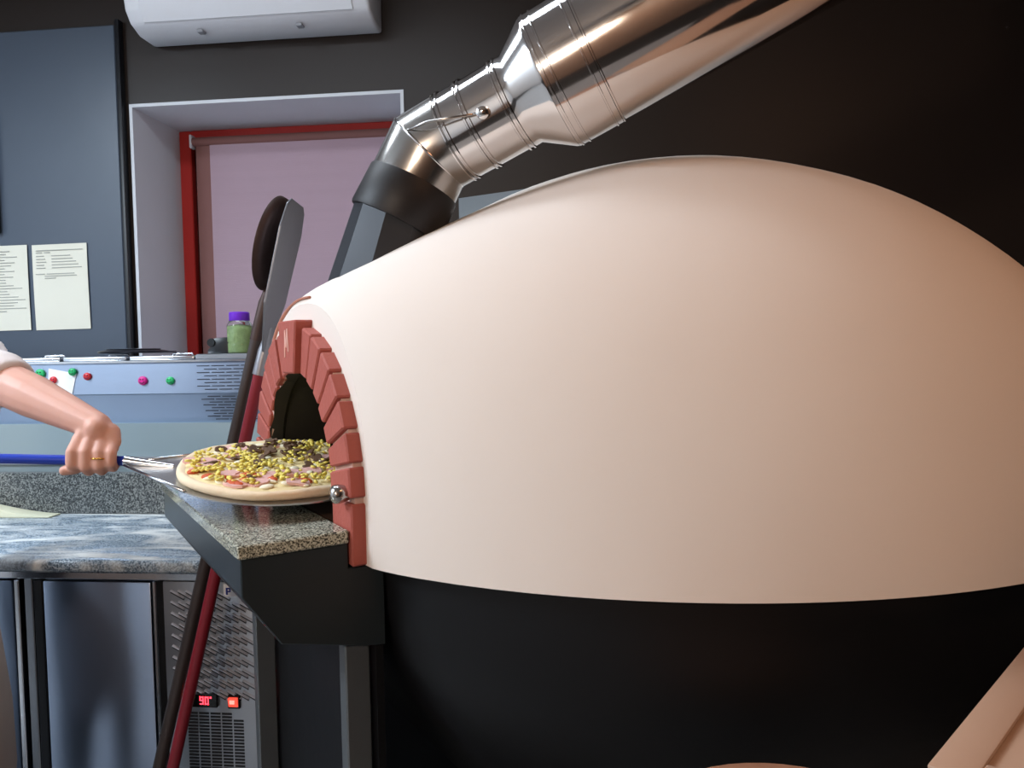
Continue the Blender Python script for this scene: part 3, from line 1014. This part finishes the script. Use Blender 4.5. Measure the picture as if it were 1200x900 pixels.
MB().tube([(-DT+0.004, 0, -0.0042), tuple(hl)], 0.0078, 18).build('handle', 'blue_handle', pe, True, 40)
tag(pe, 'aluminium pizza peel with a blue handle carrying the pizza', 'pizza peel')

pz = empty('pizza')
pz.matrix_world = PM
RP = 0.157
random.seed(11)
seg = 72
wob = [1+0.012*math.sin(3*2*math.pi*i/seg+1)+0.009*math.sin(7*2*math.pi*i/seg)+random.uniform(-.004, .004) for i in range(seg)]
hob = [1+0.18*math.sin(5*2*math.pi*i/seg)+random.uniform(-.12, .12) for i in range(seg)]
ring = []
for (r, z) in ((0.001, -0.0098), (0.94, -0.0098), (0.99, -0.005), (1.0, 0.000), (0.985, 0.004), (0.95, 0.0062), (0.915, 0.004), (0.88, 0.0015), (0.001, 0.0015)):
    ring.append([(RP*r*wob[i]*math.cos(2*math.pi*i/seg), RP*r*wob[i]*math.sin(2*math.pi*i/seg), z*(hob[i] if z > 0.002 else 1)) for i in range(seg)])
MB().rings(ring).build('crust', 'crust', pz, True, 70)
ring = []
for r in (0.925, 0.9, 0.75, 0.5, 0.25, 0.003):
    ring.append([(RP*r*wob[i]*math.cos(2*math.pi*i/seg), RP*r*wob[i]*math.sin(2*math.pi*i/seg), (0.0025 if r > 0.91 else 0.0046+random.uniform(-.0012, .0016))) for i in range(seg)])
MB().rings(ring, True, False, True).build('cheese_layer', 'cheese', pz, True)


def rnd_disc(rm):
    a = random.uniform(0, 2*math.pi)
    r = rm*math.sqrt(random.random())
    return r*math.cos(a), r*math.sin(a)


# ham slices
for k in range(26):
    x, y = rnd_disc(RP*0.84)
    if y > 0.05 and random.random() < 0.7:
        y = -y
    n = 9
    r = random.uniform(0.014, 0.026)
    a0 = random.uniform(0, 6.28)
    top, bot = [], []
    for i in range(n):
        a = 2*math.pi*i/n
        rr = r*random.uniform(0.75, 1.1)*(1.0 if i % 2 else 0.85)
        z = 0.0065+random.uniform(-.001, .004)
        top.append((x+rr*math.cos(a+a0), y+rr*0.7*math.sin(a+a0), z+0.0012))
        bot.append((x+rr*math.cos(a+a0), y+rr*0.7*math.sin(a+a0), z-0.003))
    MB().rings([bot, top]).build('ham_slice', 'ham', pz, True, 50)
# mushrooms
ms = MB().prism([(-0.012, -0.003), (-0.013, 0.004), (-0.007, 0.010), (0.003, 0.011), (0.012, 0.006), (0.013, -0.002), (0.005, -0.003), (0.004, -0.011), (-0.004, -0.011), (-0.004, -0.003)], 0, 0.0035, 'z').bevel(0.001, 1).mesh('mushroom_slice', 'mushroom')
for k in range(40):
    x, y = rnd_disc(RP*0.8)
    if k < 28:
        y = abs(y)*0.8+0.02
    if math.hypot(x, y) > RP*0.84:
        continue
    o = link('mushroom_slice', ms, pz)
    o.location = (x, y, 0.008+random.uniform(0, .003))
    o.rotation_euler = (random.uniform(-.5, .5), random.uniform(-.5, .5), random.uniform(0, 6.28))
    s_ = random.uniform(0.75, 1.1)
    o.scale = (s_, s_, s_)
wc = MB().sphere((0, 0, 0), 0.011, 10, (1.3, 0.9, 0.35)).mesh('white_cheese_piece', 'white_cheese', True)
for k in range(60):
    x, y = rnd_disc(RP*0.85)
    o = link('white_cheese_piece', wc, pz)
    o.location = (x, y, 0.0065)
    o.rotation_euler = (random.uniform(-.3, .3), random.uniform(-.3, .3), random.uniform(0, 6.28))
    s_ = random.uniform(0.45, 0.85)
    o.scale = (s_, s_, s_)
tm = MB().sphere((0, 0, 0), 0.009, 10, (1.3, 0.9, 0.4)).mesh('tomato_piece', 'tomato', True)
for k in range(14):
    a = random.uniform(3.2, 6.0)
    r = random.uniform(0.5, 0.86)*RP
    o = link('tomato_piece', tm, pz)
    o.location = (r*math.cos(a), r*math.sin(a), 0.007)
    o.rotation_euler = (0, 0, random.uniform(0, 6.28))
m = MB()
cnt = 0
while cnt < 440:
    cx_, cy_ = rnd_disc(RP*0.86)
    if cy_ > 0.03 and random.random() < 0.35:
        continue
    for q in range(random.randint(2, 7)):
        x, y = cx_+random.gauss(0, 0.009), cy_+random.gauss(0, 0.009)
        if math.hypot(x, y) > RP*0.88:
            continue
        Mx = Matrix.Translation((x, y, 0.0095+random.uniform(-.001, .004))) @ Matrix.Rotation(random.uniform(0, 6.28), 4, 'Z') @ Matrix.Rotation(random.uniform(-.6, .6), 4, 'Y') @ Matrix.Diagonal((1.45, 1.0, 0.55, 1))
        bmesh.ops.create_icosphere(m.bm, subdivisions=1, radius=random.uniform(0.0030, 0.0044), matrix=Mx)
        cnt += 1
g = m.build('corn_kernels', 'corn', pz, True)
g['kind'] = 'stuff'
g['label'] = 'yellow sweetcorn kernels'
tag(pz, 'unbaked pizza topped with sweetcorn, ham and mushrooms sliding into the oven', 'pizza')


# ================================================================== LEANING PEELS
def leaning(name, foot, top, mats, label, wdir, blade):
    foot, top = Vector(foot), Vector(top)
    z = (top-foot).normalized()
    wv = Vector(wdir)
    wv = (wv-z*wv.dot(z)).normalized()
    nn = wv.cross(z).normalized()
    Mx = Matrix((wv, nn, z)).transposed().to_4x4()
    Mx.translation = foot
    r = empty(name)
    r.matrix_world = Mx
    blade(r, (top-foot).length)
    tag(r, label, 'pizza peel', 'pizza peels leaning beside the oven')
    return r


def round_blade(r, Ln):
    bl_ = 0.20
    MB().tube([(0, 0, 0.0), (0, 0, Ln-bl_-0.02)], 0.0135, 16).build('shaft', 'dark_shaft', r, True, 40)
    MB().tube([(0, 0, Ln-bl_-0.10), (0, 0, Ln-bl_-0.02), (0, 0, Ln-bl_+0.03)], [0.0155, 0.0145, 0.006], 14).build('socket', 'dark_iron', r, True, 40)
    rr = 0.094
    ring = []
    for (k, off) in ((0.001, 0.0), (0.5, 0.0), (0.85, 0.001), (0.97, 0.006), (1.0, 0.014), (1.015, 0.014), (0.985, 0.004), (0.86, -0.002), (0.5, -0.0025), (0.001, -0.0025)):
        ring.append([(rr*0.9*k*math.cos(2*math.pi*i/40), -off, Ln-rr+rr*1.06*k*math.sin(2*math.pi*i/40)) for i in range(40)])
    MB().rings(ring).build('blade', 'dark_iron', r, True, 60)


def square_blade(r, Ln):
    bl_ = 0.31
    MB().tube([(0, 0, 0.0), (0, 0, Ln-bl_-0.02)], 0.0125, 16).build('shaft', 'red_shaft', r, True, 40)
    MB().tube([(0, 0, Ln-bl_-0.05), (0, 0, Ln-bl_), (0, 0, Ln-bl_+0.05)], [0.0145, 0.0135, 0.005], 14).build('socket', 'alu', r, True, 40)
    poly_ = [(-0.02, Ln-bl_), (0.02, Ln-bl_), (0.095, Ln-bl_+0.10), (0.105, Ln-0.06), (0.085, Ln-0.012), (0.06, Ln), (-0.06, Ln), (-0.085, Ln-0.012), (-0.105, Ln-0.06), (-0.095, Ln-bl_+0.10)]
    MB().prism(poly_, -0.002, 0.002, 'y').bevel(0.001, 1).build('blade', 'alu', r)


leaning('round_peel', (-1.074, 1.548, 0.0), (-0.628, 1.568, 1.655), None, 'round dark iron pizza peel with a grey shaft leaning beside the oven arch', (0.0, 1, 0), round_blade)
leaning('square_peel', (-1.020, 1.508, 0.0), (-0.592, 1.523, 1.642), None, 'aluminium pizza peel with a dark red shaft leaning beside the oven arch', (-0.20, 0.97, 0), square_blade)

# ================================================================== PERSON
ps = empty('person', (-1.34, 1.34, 0))
PO = Vector((-1.34, 1.34, 0))


def Q(*p):
    return tuple(Vector(p)-PO)


HC = Vector((-0.789, 1.1445, 1.1775))           # where the hand closes on the handle
h_ = Vector((0.977, 0.22, -0.05)).normalized()
n_ = Vector((0.223, -0.962, 0.12))
n_ = (n_-h_*n_.dot(h_)).normalized()
u_ = n_.cross(h_)
u_ = -u_ if u_.z < 0 else u_


def HP(h, n, u):
    return tuple(HC+h_*h+n_*n+u_*u-PO)


wrist = Vector((-0.793, 1.154, 1.226))
elbow = Vector((-1.009, 1.219, 1.298))
shoulder = Vector((-1.31, 1.185, 1.380))
b = MB()
# visible arm
b.chain([tuple(shoulder-PO), tuple(elbow-PO)], [0.050, 0.038])
q1 = elbow.lerp(wrist, 0.35)
q2 = elbow.lerp(wrist, 0.72)
b.chain([tuple(elbow-PO), tuple(q1-PO), tuple(q2-PO), tuple(wrist-PO)], [0.038, 0.0365, 0.0285, 0.0225])
b.chain([tuple(wrist-PO+Vector((-0.006, 0.012, 0))), tuple(wrist-PO+Vector((0.006, -0.010, -0.002)))], [0.019, 0.019])
# hand: back of hand, knuckles, fingers wrapping the handle
fh = [-0.0295, -0.0095, 0.0105, 0.0285]
mu = [0.025, 0.0275, 0.0265, 0.0225]
for i in range(4):
    b.chain([tuple(wrist-PO+Vector((0.004, -0.002, -0.010))+h_*(fh[i]*0.6)), HP(fh[i]*0.9, 0.004, mu[i]+0.002)], [0.016, 0.0118])
    r0 = [0.0098, 0.0100, 0.0095, 0.0085][i]
    dn = [-0.0125, -0.0155, -0.0150, -0.0105][i]
    b.chain([HP(fh[i]*0.9, 0.006, mu[i]), HP(fh[i], 0.0195, mu[i]*0.30), HP(fh[i], 0.0185, dn+0.002),
             HP(fh[i]*0.96, 0.004, dn-0.006), HP(fh[i]*0.94, -0.010, dn+0.002)],
            [r0*1.12, r0*1.02, r0, r0*0.92, r0*0.82])
b.chain([HP(-0.022, -0.016, 0.016), HP(0.014, -0.016, 0.016)], [0.014, 0.013])
b.chain([HP(-0.016, -0.018, 0.018), HP(-0.026, -0.013, -0.008), HP(-0.034, 0.000, -0.019), HP(-0.046, 0.004, -0.022)], [0.014, 0.0115, 0.0098, 0.0085])
# torso, neck, head
b.chain([Q(-1.36, 1.34, 0.93), Q(-1.35, 1.34, 1.08), Q(-1.33, 1.34, 1.24), Q(-1.32, 1.34, 1.33)], [0.105, 0.10, 0.11, 0.09])
b.chain([Q(-1.36, 1.24, 0.92), Q(-1.36, 1.44, 0.92)], [0.10, 0.10])
b.chain([Q(-1.31, 1.20, 1.36), Q(-1.31, 1.48, 1.36)], [0.062, 0.062])
b.chain([Q(-1.33, 1.22, 1.24), Q(-1.33, 1.46, 1.24)], [0.085, 0.085])
b.chain([Q(-1.315, 1.34, 1.38), Q(-1.295, 1.335, 1.49)], [0.052, 0.049])
b.sphere(Q(-1.285, 1.33, 1.585), 0.094, 20, (1.0, 0.82, 1.22))
b.sphere(Q(-1.232, 1.328, 1.545), 0.062, 16, (0.75, 0.85, 1.0))
b.chain([Q(-1.188, 1.326, 1.592), Q(-1.176, 1.326, 1.562)], [0.009, 0.014])
for s in (-1, 1):
    b.sphere(Q(-1.29, 1.33+s*0.078, 1.575), 0.026, 12, (0.7, 0.35, 1.15))
# far arm, hand resting on the hip behind the apron
b.chain([Q(-1.32, 1.51, 1.37), Q(-1.50, 1.56, 1.14), Q(-1.42, 1.52, 0.99), Q(-1.40, 1.51, 0.975)], [0.05, 0.042, 0.03, 0.025])
for i in range(4):
    z = 0.985-0.019*i
    b.chain([Q(-1.405, 1.512, 0.985-0.012*i), Q(-1.345, 1.515, z), Q(-1.31, 1.512, z-0.004), Q(-1.29, 1.50, z-0.008)], [0.017, 0.0105, 0.0092, 0.008])
b.chain([Q(-1.41, 1.52, 0.99), Q(-1.38, 1.54, 1.02), Q(-1.36, 1.54, 1.035)], [0.016, 0.011, 0.0085])
# legs
b.chain([Q(-1.35, 1.245, 0.88), Q(-1.25, 1.235, 0.50), Q(-1.28, 1.235, 0.09)], [0.085, 0.058, 0.04])
b.chain([Q(-1.37, 1.43, 0.88), Q(-1.37, 1.44, 0.49), Q(-1.45, 1.44, 0.09)], [0.085, 0.058, 0.04])
body = remeshed(b, 0.0030, 5, 'body', 'skin', ps)
# shirt
s = MB()
s.chain([Q(-1.36, 1.34, 0.98), Q(-1.35, 1.34, 1.10), Q(-1.33, 1.34, 1.24), Q(-1.32, 1.34, 1.335)], [0.118, 0.110, 0.112, 0.095])
s.chain([Q(-1.39, 1.245, 0.96), Q(-1.39, 1.435, 0.96)], [0.122, 0.122])
s.chain([Q(-1.332, 1.20, 1.36), Q(-1.332, 1.48, 1.36)], [0.078, 0.078])
s.chain([Q(-1.33, 1.22, 1.24), Q(-1.33, 1.46, 1.24)], [0.092, 0.092])
hem = elbow.lerp(wrist, 0.10)
e_ = elbow+Vector((0, 0, 0.004))
s.tube([tuple(shoulder-PO), tuple(shoulder.lerp(e_, 0.55)-PO), tuple(e_-PO), tuple(hem-PO)], [0.066, 0.055, 0.048, 0.046], 24)
s.tube([Q(-1.31, 1.51, 1.37), Q(-1.505, 1.563, 1.12)], [0.068, 0.06], 24)
remeshed(s, 0.006, 4, 'shirt', 'cotton_white', ps)
t = MB()
t.tube([Q(-1.345, 1.245, 0.93), Q(-1.245, 1.235, 0.50), Q(-1.28, 1.235, 0.07)], [0.108, 0.076, 0.06], 20)
t.tube([Q(-1.37, 1.43, 0.93), Q(-1.37, 1.44, 0.49), Q(-1.45, 1.44, 0.07)], [0.108, 0.076, 0.06], 20)
t.chain([Q(-1.36, 1.25, 0.94), Q(-1.36, 1.43, 0.94)], [0.117, 0.117])
remeshed(t, 0.008, 4, 'trousers', 'trousers', ps)
# apron wrapped round the front of hips and thighs
ring = []
for (z, fx, hw) in ((1.02, 0.145, 0.17), (0.90, 0.20, 0.19), (0.78, 0.245, 0.195), (0.64, 0.27, 0.195), (0.52, 0.275, 0.19), (0.44, 0.265, 0.185)):
    o_, i_ = [], []
    for i in range(25):
        a = -1.25+2.5*i/24
        x = -1.43+fx*math.cos(a)
        y = 1.335+hw*math.sin(a)*1.02+0.006*math.sin(i*1.7)*(1.05-z)
        o_.append(Q(x, y, z))
        i_.append(Q(x-0.006*math.cos(a), y-0.006*math.sin(a), z))
    ring.append(o_+i_[::-1])
MB().rings(ring).build('apron', 'apron', ps, True, 60)
hr = MB()
hr.sphere(Q(-1.296, 1.33, 1.612), 0.096, 20, (1.0, 0.87, 1.08))
hr.sphere(Q(-1.335, 1.33, 1.56), 0.078, 18, (0.8, 1.0, 1.2))
remeshed(hr, 0.006, 4, 'hair', 'hair', ps)
for s in (-1, 1):
    MB().sphere(Q(-1.199, 1.328+s*0.030, 1.592), 0.0095, 12).build('eye', 'eye_dark', ps, True)
MB().tube([Q(-1.192, 1.304, 1.524), Q(-1.186, 1.328, 1.522), Q(-1.192, 1.352, 1.524)], [0.003, 0.006, 0.003], 10).build('mouth', 'lip', ps, True)
for (x, y) in ((-1.28, 1.235), (-1.45, 1.44)):
    m = MB()
    m.chain([Q(x-0.03, y, 0.045), Q(x+0.06, y, 0.038), Q(x+0.15, y, 0.030)], [0.044, 0.040, 0.030])
    remeshed(m, 0.006, 3, 'shoe', 'shoe', ps)
# gold ring on the third finger
cr_ = HP(fh[2], 0.0188, -0.002)
ring_pts = [Vector(cr_)+h_*0.0108*math.cos(a)+n_*0.0108*math.sin(a) for a in [2*math.pi*i/24 for i in range(25)]]
MB().tube(ring_pts, 0.0014, 8, False).build('gold_ring', 'gold', ps, True)
tag(ps, 'person in a white short sleeved shirt gripping the blue peel handle', 'person')

# ================================================================== FOREGROUND TABLE AND STOOL
tb = empty('bar_table', (0.37, 0.765, 0), math.atan2(0.777, 0.63))
# local x along the visible edge, local -y into the table
MB().box(-0.17, 0.19, -0.62, 0.0, 0.965, 0.994).bevel(0.004, 2).build('table_top', 'cream_wood', tb, True, 40)
for (x0, x1, y0, y1) in ((-0.17, 0.19, -0.034, 0.0), (-0.17, 0.19, -0.62, -0.586), (-0.17, -0.136, -0.586, -0.034), (0.156, 0.19, -0.586, -0.034)):
    MB().box(x0, x1, y0, y1, 0.9945, 1.000).bevel(0.0025, 2).build('raised_edge', 'cream_wood', tb, True, 40)
MB().lathe([(0.16, 0), (0.16, 0.015), (0.05, 0.03), (0.032, 0.05), (0.032, 0.93), (0.08, 0.955), (0.08, 0.9645)], 28, (0.01, -0.31, 0)).build('pedestal', 'black_body', tb, True, 40)
tag(tb, 'cream wooden bar table with a raised edge in front of the oven', 'table')
sr = 0.167
scx = Vector((0.2287, 0.8708, 0))-Vector((0.2287, 0.8708, 0)).normalized()*sr
so_ = empty('bar_stool', (scx.x, scx.y, 0))
MB().lathe([(sr-0.01, 0.825), (sr, 0.835), (sr, 0.858), (sr-0.012, 0.87), (0.06, 0.866), (0.0005, 0.865)], 48).build('seat', 'stool_wood', so_, True, 40)
for i in range(4):
    a = math.pi/4+math.pi/2*i
    MB().tube([(0.18*math.cos(a), 0.18*math.sin(a), 0), (0.11*math.cos(a), 0.11*math.sin(a), 0.828)], [0.014, 0.017], 12).build('leg', 'black_body', so_, True, 40)
MB().tube([(0.158*math.cos(2*math.pi*i/32), 0.158*math.sin(2*math.pi*i/32), 0.25) for i in range(33)], 0.008, 8, False).build('foot_ring', 'black_body', so_, True)
tag(so_, 'round wooden bar stool with a worn brown seat standing before the oven', 'stool')

# ================================================================== CEILING LAMPS (above the frame)
for (p, sx, sy, mm, lab) in ((KITCHEN, 1.2, 0.32, 'lamp_cool', 'long cool white ceiling lamp over the kitchen counter'),
                             (KITCHEN_B, 0.32, 1.2, 'lamp_cool', 'long cool white ceiling lamp by the left kitchen wall'),
                             (ORANGE_FILL, 0.39, 0.39, 'fill_lamp_warm', 'small warm fill lamp added at the right of the oven')):
    r = empty('ceiling_lamp', (p[0], p[1], CE))
    MB().box(-sx/2, sx/2, -sy/2, sy/2, -0.04, 0).bevel(0.005, 1).build('housing', 'lamp_housing', r)
    MB().box(-sx/2+0.02, sx/2-0.02, -sy/2+0.02, sy/2-0.02, -0.052, -0.0405).build('diffuser', mm, r)
    tag(r, lab, 'lamp')

pd = empty('pendant_lamp', (DINING[0], DINING[1], CE))
dz = DINING[2]-CE
MB().tube([(0, 0, 0), (0, 0, dz+0.26)], 0.004, 8).build('cord', 'black_trim', pd, True)
MB().lathe([(0.05, -0.03), (0.05, 0.0)], 20).build('canopy', 'black_trim', pd, True, 40)
shade = MB()
shade.rings([[(r*math.cos(2*math.pi*i/28), r*math.sin(2*math.pi*i/28), dz+z) for i in range(28)] for r, z in
             ((0.03, 0.26), (0.05, 0.25), (0.12, 0.16), (0.15, 0.13), (0.147, 0.128), (0.117, 0.158), (0.047, 0.244))], True, True, True)
shade.build('shade', 'lamp_housing', pd, True, 40)
MB().lathe([(0.012, dz+0.25), (0.014, dz+0.20), (0.012, dz+0.185)], 14).build('socket', 'black_trim', pd, True, 40)
tag(pd, 'pendant lamp with a conical shade hanging over the guests side', 'lamp')
